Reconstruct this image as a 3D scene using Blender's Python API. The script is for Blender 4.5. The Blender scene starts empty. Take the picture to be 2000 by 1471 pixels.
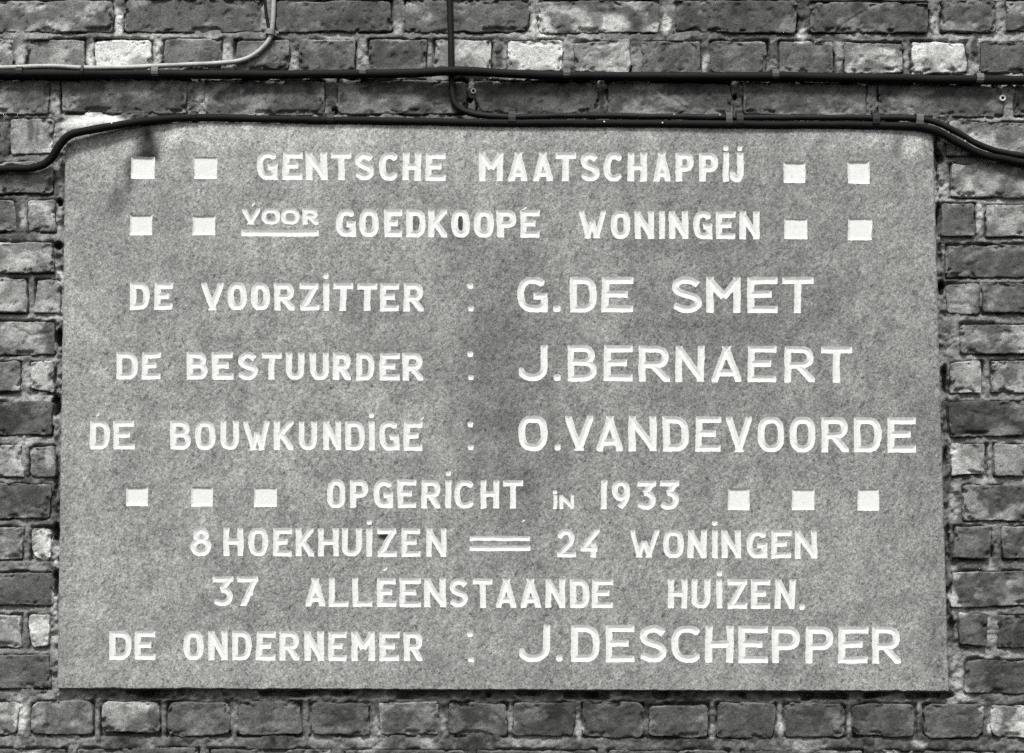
import bpy, math, random
import numpy as np
from mathutils import Matrix, Vector
from mathutils.geometry import delaunay_2d_cdt

R_ = math.radians
rng = np.random.default_rng(7)
random.seed(7)
scene = bpy.context.scene
COL = scene.collection

# ------------------------------------------------------------------ camera
FPX = 2690.0                       # focal length in pixels of a 2000 px wide picture
DIST = FPX / 1250.0                # metres from the wall
CAM = np.array([0.0, -DIST, 1.60])
PITCH, YAW, ROLL = R_(3.8477), R_(-0.3987), R_(0.0306)

def _rot(v):
    v = np.asarray(v, float)
    x, y, z = v[..., 0], v[..., 1], v[..., 2]
    cr, sr = math.cos(ROLL), math.sin(ROLL)
    x, z = cr * x - sr * z, sr * x + cr * z
    cp, sp = math.cos(PITCH), math.sin(PITCH)
    y, z = cp * y - sp * z, sp * y + cp * z
    cy, sy = math.cos(YAW), math.sin(YAW)
    x, y = cy * x - sy * y, sy * x + cy * y
    return np.stack([x, y, z], -1)

def W(px, py, y=0.0):
    """point of the wall (plane at depth y) measured on the survey grid"""
    px = np.asarray(px, float); py = np.asarray(py, float)
    y = np.asarray(y, float) + np.zeros_like(px)
    d = _rot(np.stack([(px - 1000) / FPX, np.ones_like(px), -(py - 735.5) / FPX], -1))
    t = (y - CAM[1]) / d[..., 1]
    return CAM + d * t[..., None]

camd = bpy.data.cameras.new('camera')
camd.sensor_width = 36.0
camd.lens = 36.0 * FPX / 2000.0
camd.clip_start = 0.05
camd.clip_end = 200.0
cam = bpy.data.objects.new('camera', camd)
COL.objects.link(cam)
rt, fw, up = _rot([1, 0, 0]), _rot([0, 1, 0]), _rot([0, 0, 1])
m = Matrix.Identity(4)
for i in range(3):
    m[i][0], m[i][1], m[i][2], m[i][3] = rt[i], up[i], -fw[i], CAM[i]
cam.matrix_world = m
scene.camera = cam

# ------------------------------------------------------------------ light
SUN_EL, SUN_AZ = R_(58), R_(-10)   # azimuth measured from straight in front of the wall, to the left
world = bpy.data.worlds.new('World')
scene.world = world
world.use_nodes = True
nt = world.node_tree
nt.nodes.clear()
sky = nt.nodes.new('ShaderNodeTexSky')
sky.sky_type = 'NISHITA'
sky.sun_disc = False
sky.sun_elevation = SUN_EL
sky.sun_rotation = math.pi - SUN_AZ
sky.air_density = 1.0
sky.dust_density = 4.0
bw = nt.nodes.new('ShaderNodeRGBToBW')
bg = nt.nodes.new('ShaderNodeBackground')
bg.inputs['Strength'].default_value = 0.058
wo = nt.nodes.new('ShaderNodeOutputWorld')
nt.links.new(sky.outputs[0], bw.inputs[0])
nt.links.new(bw.outputs[0], bg.inputs[0])
nt.links.new(bg.outputs[0], wo.inputs[0])

sund = bpy.data.lights.new('sun', 'SUN')
sund.energy = 1.5
sund.angle = R_(11)
sund.color = (1, 1, 0.99)
sun = bpy.data.objects.new('sun', sund)
COL.objects.link(sun)
sdir = Vector((math.sin(SUN_AZ) * math.cos(SUN_EL), -math.cos(SUN_AZ) * math.cos(SUN_EL), math.sin(SUN_EL)))
sun.rotation_euler = sdir.to_track_quat('Z', 'Y').to_euler()

scene.view_settings.view_transform = 'Standard'
scene.view_settings.look = 'None'
scene.view_settings.gamma = 1.0
scene.view_settings.use_curve_mapping = False
scene.view_settings.exposure = 1.36
scene.cycles.use_denoising = False      # keep the fine grain

# ------------------------------------------------------------------ helpers
KEXP = 1.15
def alb(g):
    """albedo whose picture grey is g (0..255) in full light"""
    c = np.asarray(g, float) / 255.0
    return np.where(c <= 0.04045, c / 12.92, ((np.maximum(c, 0) + 0.055) / 1.055) ** 2.4) / KEXP

def _hash(ix, iy, s):
    h = (ix.astype(np.int64) * 374761393 + iy.astype(np.int64) * 668265263 + s * 974634777) & 0x7fffffff
    h = ((h ^ (h >> 13)) * 1274126177) & 0x7fffffff
    h = (h ^ (h >> 16)) & 0xffffff
    return h / float(0xffffff)

def vnoise(x, y, s=0):
    x = np.asarray(x, float); y = np.asarray(y, float)
    ix = np.floor(x); iy = np.floor(y)
    fx = x - ix; fy = y - iy
    fx = fx * fx * (3 - 2 * fx); fy = fy * fy * (3 - 2 * fy)
    a = _hash(ix, iy, s); b = _hash(ix + 1, iy, s)
    c = _hash(ix, iy + 1, s); d = _hash(ix + 1, iy + 1, s)
    return (a * (1 - fx) + b * fx) * (1 - fy) + (c * (1 - fx) + d * fx) * fy

def fbm(x, y, size, octv=4, s=0, gain=0.55):
    """-1..1 noise with features about `size` px"""
    t = 0; a = 1.0; n = 0
    for k in range(octv):
        f = 2.0 ** k / size
        t = t + a * (vnoise(np.asarray(x) * f + 17.3 * k, np.asarray(y) * f - 9.1 * k, s + k * 13) * 2 - 1)
        n += a; a *= gain
    return t / n * 1.5

def sstep(a, b, x):
    t = np.clip((x - a) / (b - a), 0, 1)
    return t * t * (3 - 2 * t)

def mesh_obj(name, verts, faces, mat, parent=None, tone=None, smooth=True, origin=None):
    me = bpy.data.meshes.new(name)
    verts = np.asarray(verts, float)
    if origin is None:
        origin = verts.mean(0)
    origin = np.asarray(origin, float)
    me.from_pydata((verts - origin).tolist(), [], faces)
    if tone is not None:
        at = me.attributes.new('tone', 'FLOAT', 'POINT')
        at.data.foreach_set('value', np.asarray(tone, np.float32).ravel())
    if smooth:
        me.polygons.foreach_set('use_smooth', [True] * len(me.polygons))
    me.materials.append(mat)
    me.update()
    o = bpy.data.objects.new(name, me)
    COL.objects.link(o)
    o.location = origin.tolist()
    if parent is not None:
        o.parent = parent
        o.location = (origin - np.array(parent.location)).tolist()
    return o

def empty(name, loc):
    o = bpy.data.objects.new(name, None)
    o.empty_display_size = 0.05
    COL.objects.link(o)
    o.location = [float(v) for v in loc]
    return o

def tag(o, label=None, cat=None, group=None, kind=None):
    if label: o['label'] = label
    if cat: o['category'] = cat
    if group: o['group'] = group
    if kind: o['kind'] = kind
    return o

# ------------------------------------------------------------------ materials
def mat_tone(name, rough, terms, bump=0.0, bumpdist=0.001, const=None, spec=0.3, bump_term=0, tint=(0.99, 1.0, 0.955), rough_var=0.0):
    """grey material: (vertex tone or constant) x product of noise terms.
    term = (scale, detail, roughness, low, high, (sx, sy, sz), rot)"""
    mt = bpy.data.materials.new(name)
    mt.use_nodes = True
    t = mt.node_tree
    bs = t.nodes['Principled BSDF']
    bs.inputs['Roughness'].default_value = rough
    bs.inputs['Specular IOR Level'].default_value = spec
    geo = t.nodes.new('ShaderNodeNewGeometry')
    if const is None:
        at = t.nodes.new('ShaderNodeAttribute')
        at.attribute_name = 'tone'
        cur = at.outputs['Fac']
    else:
        v = t.nodes.new('ShaderNodeValue')
        v.outputs[0].default_value = float(const)
        cur = v.outputs[0]
    outs = []
    for term in terms:
        (sc, det, rg, lo, hi, scl, rot) = term[:7]
        f0, f1 = term[7] if len(term) > 7 else (0.28, 0.72)
        mp = t.nodes.new('ShaderNodeMapping')
        mp.vector_type = 'TEXTURE'
        mp.inputs['Rotation'].default_value = (0, R_(rot), 0)
        mp.inputs['Scale'].default_value = scl
        t.links.new(geo.outputs['Position'], mp.inputs['Vector'])
        nz = t.nodes.new('ShaderNodeTexNoise')
        nz.inputs['Scale'].default_value = sc
        nz.inputs['Detail'].default_value = det
        nz.inputs['Roughness'].default_value = rg
        t.links.new(mp.outputs[0], nz.inputs['Vector'])
        mr = t.nodes.new('ShaderNodeMapRange')
        mr.inputs['From Min'].default_value = f0
        mr.inputs['From Max'].default_value = f1
        mr.inputs['To Min'].default_value = lo
        mr.inputs['To Max'].default_value = hi
        t.links.new(nz.outputs['Fac'], mr.inputs['Value'])
        mu = t.nodes.new('ShaderNodeMath'); mu.operation = 'MULTIPLY'
        t.links.new(cur, mu.inputs[0]); t.links.new(mr.outputs[0], mu.inputs[1])
        cur = mu.outputs[0]
        outs.append(nz.outputs['Fac'])
    vm = t.nodes.new('ShaderNodeVectorMath'); vm.operation = 'SCALE'
    vm.inputs[0].default_value = tint
    cl = t.nodes.new('ShaderNodeClamp')
    cl.inputs['Max'].default_value = 0.86
    cl.inputs['Min'].default_value = 0.01
    t.links.new(cur, cl.inputs['Value'])
    t.links.new(cl.outputs[0], vm.inputs['Scale'])
    t.links.new(vm.outputs[0], bs.inputs['Base Color'])
    if bump > 0 and outs:
        bp = t.nodes.new('ShaderNodeBump')
        bp.inputs['Strength'].default_value = bump
        bp.inputs['Distance'].default_value = bumpdist
        t.links.new(outs[bump_term], bp.inputs['Height'])
        t.links.new(bp.outputs[0], bs.inputs['Normal'])
    return mt

U = (1, 1, 1)
M_STONE = mat_tone('weathered_stone', 0.85, [
    (170, 5, 0.75, 0.62, 1.38, U, 0),
    (190, 4, 0.7, 0.74, 1.26, (1.0, 1.0, 2.6), 38),
    (430, 2, 0.6, 0.56, 1.44, U, 0),
    (210, 3, 0.75, 0.42, 1.0, (1, 1, 1.5), 30, (0.33, 0.43))], bump=0.7, bumpdist=0.0016)
M_PAINT = mat_tone('white_lettering_paint', 0.7, [
    (260, 4, 0.7, 0.90, 1.06, U, 0),
    (120, 5, 0.75, 0.72, 1.0, U, 0, (0.26, 0.40)),
    (700, 2, 0.6, 0.90, 1.06, U, 0)], bump=0.25, bumpdist=0.0008, const=0.80)
M_BRICK = mat_tone('fired_brick', 0.9, [
    (70, 5, 0.65, 0.80, 1.2, U, 0),
    (300, 4, 0.7, 0.66, 1.34, U, 0),
    (480, 2, 0.6, 0.7, 1.3, U, 0),
    (130, 4, 0.75, 0.5, 1.0, U, 0, (0.28, 0.40))], bump=0.75, bumpdist=0.0015, bump_term=1)
M_MORTAR = mat_tone('lime_mortar', 0.95, [
    (190, 5, 0.7, 0.70, 1.3, U, 0),
    (560, 3, 0.65, 0.62, 1.38, U, 0)], bump=1.0, bumpdist=0.002)
M_BLACK = mat_tone('black_rubber_sheath', 0.7, [
    (30, 4, 0.7, 0.5, 3.0, U, 0), (500, 2, 0.6, 0.6, 1.5, U, 0)], const=0.004, spec=0.12, bump=0.1, bumpdist=0.0006, bump_term=1)
M_DARKGREY = mat_tone('dark_grey_sheath', 0.6, [
    (60, 3, 0.6, 0.7, 1.4, U, 0), (500, 2, 0.6, 0.7, 1.3, U, 0)], const=0.013, spec=0.15, bump=0.1, bumpdist=0.0006, bump_term=1)
M_PALEWIRE = mat_tone('pale_grey_sheath', 0.6, [
    (50, 3, 0.6, 0.75, 1.25, U, 0), (500, 2, 0.6, 0.85, 1.15, U, 0)], const=0.42, bump=0.1, bumpdist=0.0006, bump_term=1)
M_WHITE = mat_tone('white_plastic', 0.5, [(300, 3, 0.6, 0.85, 1.1, U, 0)], const=0.7)
M_HOLE = mat_tone('dark_hole', 0.9, [(300, 3, 0.6, 0.8, 1.2, U, 0)], const=0.012)
_clipm = {}
def clip_mat(g):
    if g not in _clipm:
        _clipm[g] = mat_tone('clip_plastic_%d' % g, 0.6, [(250, 3, 0.6, 0.8, 1.25, U, 0)], const=float(alb(g)))
    return _clipm[g]

# ------------------------------------------------------------------ survey of the wall (pixels of the photograph)
PROUD = -0.008                      # face of the slab in front of the brick faces
PLQ = [(128, 274), (150, 263), (230, 250), (300, 239), (1822, 253), (1853, 1351), (112, 1345)]

def left_edge(y):  return 128 + (112 - 128) * (y - 250) / 1095.0
def right_edge(y): return 1822 + (1853 - 1822) * (y - 253) / 1098.0
def top_edge(x):   return np.where(x < 300, 274 - (x - 128) * 0.2, 239 + (x - 300) * (253 - 239) / 1522.0)
def bot_edge(x):   return 1345 + (x - 112) * 6 / 1741.0
def plaque_sdf(x, y):
    return np.maximum(np.maximum(left_edge(y) - x, x - right_edge(y)),
                      np.maximum(top_edge(x) - y, y - bot_edge(x)))

# brick: x0, y0, x1, y1, grey, pale grey, share of pale
B = []
def row(lst, y0, y1, slope=0.0):
    for it in lst:
        x0, x1, g = it[0], it[1], it[2]
        pg = it[3] if len(it) > 3 else g + 40
        sh = it[4] if len(it) > 4 else 0.25
        dy = slope * ((x0 + x1) / 2)
        B.append((x0, y0 + dy, x1, y1 + dy, g, pg, sh))
# course above the picture's top line and course A
row([(-80, 30, 96), (50, 160, 100), (182, 292, 92), (316, 424, 104), (446, 556, 95), (580, 690, 90), (712, 824, 98),
     (846, 956, 96), (980, 1092, 100), (1114, 1226, 92), (1250, 1360, 88), (1384, 1494, 96), (1518, 1630, 92),
     (1652, 1764, 90), (1786, 1898, 97), (1920, 2040, 92)], -76, -15)
row([(-60, 222, 105, 150, .35), (245, 512, 92, 125, .2), (542, 765, 85, 110, .2), (792, 1032, 92, 125, .2),
     (1052, 1288, 88, 150, .3), (1318, 1556, 78, 105, .25), (1582, 1812, 76, 105, .2), (1837, 1945, 95, 120, .2), (1966, 2090, 90)],
    0, 62, 0.001)
# course B, headers
row([(-78, 26, 120, 170, .4), (53, 166, 112, 140, .25), (187, 296, 200, 218, .5), (318, 432, 108, 140, .25), (460, 565, 90, 110, .2),
     (584, 694, 92, 118, .25), (721, 832, 80, 100, .3), (848, 961, 120, 165, .5), (989, 1096, 178, 200, .6),
     (1121, 1231, 120, 165, .5), (1256, 1366, 92, 112, .25), (1388, 1499, 90, 108, .2), (1522, 1628, 88, 105, .2),
     (1650, 1761, 118, 175, .45), (1779, 1888, 130, 195, .55), (1916, 2020, 85, 105, .2)], 77, 138, 0.0026)
# course C, stretchers
row([(-150, 96, 95, 125, .3), (121, 365, 84, 120, .25), (402, 632, 78, 130, .3), (662, 912, 74, 110, .25), (926, 1166, 66, 84, .3),
     (1186, 1428, 74, 115, .35), (1452, 1692, 80, 112, .3), (1715, 1956, 80, 112, .3), (1982, 2220, 80)], 156, 221, 0.0025)
# left of the slab
L = [(232, 302, [(-90, -4, 100), (20, 106, 135, 180, .55)]),
     (318, 379, [(-140, 102, 108, 140, .3)]),
     (393, 453, [(-80, 32, 95), (56, 107, 120, 190, .5)]),
     (472, 532, [(-140, 103, 120, 150, .4)]),
     (546, 611, [(-76, 53, 130, 175, .4), (71, 117, 128, 160, .4)]),
     (628, 692, [(-140, 106, 92, 135, .35)]),
     (708, 768, [(-70, 40, 100), (62, 103, 140, 175, .5)]),
     (785, 850, [(-140, 102, 70, 88, .3)]),
     (872, 932, [(-64, 42, 140, 180, .5), (56, 106, 110, 165, .5)]),
     (946, 1013, [(-140, 101, 82, 110, .3)]),
     (1030, 1092, [(-66, 44, 110), (62, 101, 135, 195, .5)]),
     (1117, 1182, [(-140, 104, 82, 100, .3)]),
     (1200, 1264, [(-64, 43, 130, 160, .4), (57, 98, 165, 200, .6)]),
     (1278, 1344, [(-140, 98, 90, 130, .25)])]
for y0, y1, l in L: row(l, y0, y1)
# right of the slab
Rr = [(240, 305, [(1850, 2012, 105, 150, .35), (2034, 2140, 95)]),
      (322, 386, [(1856, 2096, 105, 155, .45)]),
      (399, 462, [(1842, 1902, 92, 128, .4), (1925, 2036, 110, 150, .4)]),
      (478, 544, [(1848, 2086, 84, 115, .3)]),
      (553, 613, [(1848, 1912, 95, 140, .35), (1918, 2030, 90, 125, .3)]),
      (632, 692, [(1876, 2106, 100, 160, .4)]),
      (706, 768, [(1854, 1918, 135, 170, .5), (1936, 2044, 95, 150, .3)]),
      (783, 852, [(1856, 2096, 70, 98, .3)]),
      (867, 930, [(1859, 1925, 140, 165, .5), (1941, 2050, 130, 160, .4)]),
      (950, 1017, [(1882, 2110, 80, 130, .35)]),
      (1028, 1092, [(1863, 1937, 88, 140, .4), (1958, 2064, 85)]),
      (1116, 1184, [(1858, 2092, 78, 120, .35)]),
      (1201, 1264, [(1872, 1928, 72, 92, .3), (1950, 2060, 66, 84, .3)]),
      (1288, 1352, [(1886, 2120, 58, 78, .3)])]
for y0, y1, l in Rr: row(l, y0, y1)
# course under the slab and the next one
row([(-72, 38, 110), (60, 183, 100, 150, .35), (199, 312, 88, 140, .3), (329, 449, 88, 110, .25), (466, 588, 84, 104, .25), (606, 720, 80, 98, .25),
     (742, 856, 84, 112, .3), (875, 990, 68, 92, .25), (1005, 1121, 64, 84, .25), (1138, 1256, 66, 90, .25), (1268, 1383, 82, 112, .3),
     (1400, 1514, 76, 100, .25), (1531, 1650, 78, 98, .25), (1667, 1788, 78, 96, .25), (1803, 1920, 88, 105, .25), (1936, 2050, 110, 180, .45)],
    1371, 1435, 0.0028)
row([(-100, 130, 88), (154, 388, 84), (412, 646, 80), (670, 905, 78), (929, 1164, 74), (1188, 1424, 80), (1448, 1684, 78), (1708, 1946, 80), (1970, 2200, 80)],
    1462, 1528, 0.0028)

# patches of lime bloom and paint, dark patches and pale joint strips: x, y, rx, ry, grey, opacity
SPOTS = [
    (235, 108, 42, 26, 222, .75), (275, 120, 22, 12, 110, .5), (1060, 45, 18, 22, 220, .9), (1075, 62, 18, 12, 215, .8), (1140, 55, 26, 12, 205, .85),
    (1195, 44, 34, 22, 222, .9), (1105, 45, 22, 18, 85, .6), (1165, 38, 14, 16, 90, .6), (1045, 105, 42, 26, 205, .75), (1003, 128, 16, 12, 100, .7),
    (940, 108, 22, 24, 190, .55), (1835, 108, 38, 20, 200, .7), (1700, 108, 34, 14, 185, .6), (1705, 130, 42, 7, 95, .6), (1150, 110, 20, 20, 160, .4),
    (395, 200, 10, 26, 190, .8), (530, 190, 10, 16, 150, .5), (470, 195, 30, 6, 125, .5), (205, 190, 12, 14, 140, .5),
    (195, 240, 70, 18, 232, .95), (140, 250, 22, 14, 215, .9), (110, 205, 10, 24, 175, .8),
    (40, 262, 22, 26, 185, .5), (60, 252, 7, 24, 85, .7), (72, 262, 4, 24, 80, .6), (45, 425, 8, 24, 205, .8), (96, 425, 11, 20, 200, .7), (68, 405, 12, 8, 95, .4),
    (38, 575, 14, 22, 195, .5), (55, 735, 10, 28, 190, .7), (88, 740, 14, 22, 180, .6),
    (38, 900, 14, 22, 190, .6), (95, 895, 9, 22, 195, .7), (70, 895, 8, 20, 90, .4), (84, 1052, 16, 22, 205, .7), (80, 1235, 18, 22, 205, .6),
    (30, 1235, 12, 22, 165, .6), (40, 1400, 14, 34, 215, .9), (80, 1395, 12, 22, 170, .6), (100, 1425, 50, 10, 75, .5), (228, 1410, 14, 16, 160, .5), (300, 1400, 14, 24, 70, .6),
    (1905, 345, 16, 14, 105, .4), (1935, 350, 16, 22, 170, .5), (1912, 425, 7, 30, 205, .9), (1895, 655, 20, 18, 170, .5), (1940, 650, 16, 20, 70, .5), (1895, 430, 6, 20, 80, .4),
    (1885, 735, 24, 24, 165, .5), (1948, 745, 12, 18, 175, .6), (1890, 895, 24, 22, 160, .4), (1945, 900, 12, 20, 165, .4),
    (1890, 975, 12, 20, 140, .5), (1940, 960, 16, 14, 130, .4), (1900, 1060, 18, 16, 145, .5), (1950, 1150, 14, 24, 130, .5),
    (1945, 1405, 14, 24, 200, .8), (1935, 1420, 6, 10, 235, .9), (1785, 1410, 12, 18, 130, .6),
    (232, 45, 12, 26, 225, .95), (515, 48, 10, 16, 180, .7), (778, 52, 10, 16, 175, .9), (1042, 48, 6, 26, 210, .9), (1302, 48, 10, 22, 215, .95), (1570, 70, 9, 16, 215, .95),
    (1825, 48, 8, 24, 190, .9), (1953, 60, 10, 26, 170, .8), (177, 105, 8, 30, 212, .95), (307, 100, 10, 26, 205, .9), (445, 105, 12, 26, 190, .9),
    (708, 105, 10, 28, 170, .9), (1377, 122, 8, 20, 200, .9), (1376, 96, 6, 12, 60, .8), (1243, 112, 9, 26, 140, .7), (1108, 105, 8, 24, 125, .7), (974, 108, 9, 28, 80, .9),
    (1638, 108, 10, 28, 160, .9), (1770, 118, 8, 18, 180, .8), (1903, 95, 8, 22, 60, .8), (1903, 124, 6, 8, 150, .8), (40, 110, 12, 26, 200, .85), (574, 118, 8, 18, 175, .8),
    (645, 195, 10, 26, 85, .8), (1176, 195, 8, 28, 55, .9), (1440, 195, 8, 28, 80, .7), (1704, 195, 7, 26, 110, .7), (375, 195, 8, 26, 85, .7),
    (60, 72, 60, 6, 175, .6), (130, 66, 40, 4, 160, .6), (260, 72, 60, 5, 190, .7), (380, 72, 60, 6, 180, .7), (660, 76, 50, 4, 180, .6), (780, 78, 40, 4, 170, .6), (1490, 80, 60, 4, 165, .6),
    (1600, 82, 60, 5, 185, .7), (1690, 72, 50, 8, 160, .7), (1340, 78, 60, 3, 160, .5), (1280, 222, 60, 5, 150, .6), (1390, 216, 40, 6, 150, .6), (1740, 218, 26, 6, 140, .6),
    (850, 155, 20, 4, 150, .7), (1100, 222, 30, 4, 130, .5),
    (1865, 385, 10, 14, 165, .7), (1872, 610, 12, 14, 165, .6), (1872, 640, 14, 30, 150, .7), (1860, 680, 10, 30, 140, .7), (1862, 990, 12, 40, 165, .8), (1870, 950, 14, 20, 160, .8),
    (1866, 1120, 18, 12, 185, .8), (1862, 1170, 10, 26, 205, .95), (1872, 1195, 14, 16, 190, .9), (1870, 1310, 12, 40, 165, .8), (1880, 1350, 18, 20, 185, .9),
    (113, 430, 8, 24, 190, .8), (118, 400, 5, 20, 170, .7), (118, 545, 7, 18, 210, .95), (115, 610, 6, 12, 190, .8), (108, 1110, 8, 14, 190, .8), (108, 1085, 8, 26, 195, .9), (108, 1180, 6, 30, 205, .9),
    (112, 870, 8, 24, 120, .6), (112, 1270, 6, 50, 130, .5), (118, 500, 6, 18, 120, .5), (118, 340, 5, 40, 150, .6),
    (738, 1415, 8, 24, 175, .9), (865, 1412, 6, 22, 150, .8), (998, 1412, 6, 14, 165, .9), (1131, 1420, 6, 28, 175, .9), (1265, 1412, 10, 18, 140, .7), (1523, 1415, 8, 22, 185, .95), (1658, 1412, 8, 20, 170, .8),
    (1392, 1430, 8, 18, 170, .8), (1795, 1455, 14, 8, 190, .8), (1800, 1385, 8, 12, 150, .7), (1917, 1385, 6, 10, 190, .8), (318, 1400, 8, 24, 130, .6), (458, 1405, 8, 26, 145, .7), (596, 1400, 8, 24, 120, .6), (190, 1395, 7, 24, 150, .7),
]
# deep open joints: x, y, rx, ry, depth in metres
VOIDS = [(117, 660, 7, 18, .035), (112, 792, 9, 22, .04), (111, 1138, 6, 26, .04), (117, 396, 6, 8, .03), (114, 480, 9, 8, .025), (112, 1040, 7, 18, .03),
         (112, 930, 5, 40, .012), (109, 745, 4, 30, .012), (116, 580, 4, 30, .01),
         (1833, 430, 6, 34, .035), (1838, 562, 6, 16, .035), (1844, 745, 6, 30, .03), (1848, 830, 5, 60, .012), (1834, 500, 5, 30, .012), (1828, 300, 5, 40, .025), (1830, 360, 4, 30, .015),
         (1846, 900, 5, 24, .02), (1851, 1060, 4, 40, .015), (1856, 1240, 6, 40, .012), (1835, 310, 7, 12, .02), (1905, 1290, 20, 5, .012),
         (1422, 214, 9, 5, .03), (917, 196, 4, 5, .03), (900, 160, 12, 9, .02), (1434, 192, 3, 6, .02), (655, 218, 6, 8, .02)]
vx_ = 125.0
while vx_ < 1850:
    a, b_, c_ = rng.uniform(0, 1, 3)
    VOIDS.append((vx_, 1351 + (vx_ - 112) * 6 / 1741.0 + 3 * b_, 22 + 34 * a, 5 + 4.5 * b_ * b_, 0.014 + 0.014 * c_))
    vx_ += 26 + 40 * a

def apply_spots(x, y, g):
    wx = x + 5 * fbm(x, y, 22, 3, 91); wy = y + 5 * fbm(x, y, 22, 3, 92)
    x0, x1, y0, y1 = x.min(), x.max(), y.min(), y.max()
    for (sx, sy, rx, ry, sg, op) in SPOTS:
        if sx + 1.6 * rx + 6 < x0 or sx - 1.6 * rx - 6 > x1 or sy + 1.6 * ry + 6 < y0 or sy - 1.6 * ry - 6 > y1:
            continue
        d = np.sqrt(((wx - sx) / rx) ** 2 + ((wy - sy) / ry) ** 2)
        a = op * (1 - sstep(0.6, 1.25, d))
        g = g * (1 - a) + sg * a
    return g

# ------------------------------------------------------------------ brick wall
wall = empty('brick_wall', W(1000, 1460, 0.0))
tag(wall, 'old weathered brick wall with crumbling pale mortar joints round the stone tablet', 'wall')

CRACKS = [[(513, 1370), (516, 1405), (512, 1438)], [(546, 1390), (548, 1436)], [(1268, 165), (1300, 186), (1345, 212)], [(92, 1375), (95, 1430)], [(792, 1375), (795, 1436)],
          [(1635, 58), (1665, 36), (1690, 20)], [(1345, 82), (1360, 95), (1366, 118)],
          [(1340, 1375), (1352, 1440)], [(1570, 1380), (1575, 1436)], [(50, 985), (72, 992), (90, 1000)], [(1445, 1376), (1448, 1410)], [(900, 1380), (904, 1436)], [(1885, 800), (1930, 812)], [(30, 640), (60, 655), (100, 650)]]
def poly_dist(x, y, pts):
    best = np.full(x.shape, 1e9)
    for a, b_ in zip(pts[:-1], pts[1:]):
        a = np.array(a, float); ab = np.array(b_, float) - a
        t = np.clip(((x - a[0]) * ab[0] + (y - a[1]) * ab[1]) / (ab @ ab), 0, 1)
        best = np.minimum(best, np.hypot(x - a[0] - t * ab[0], y - a[1] - t * ab[1]))
    return best

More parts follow.
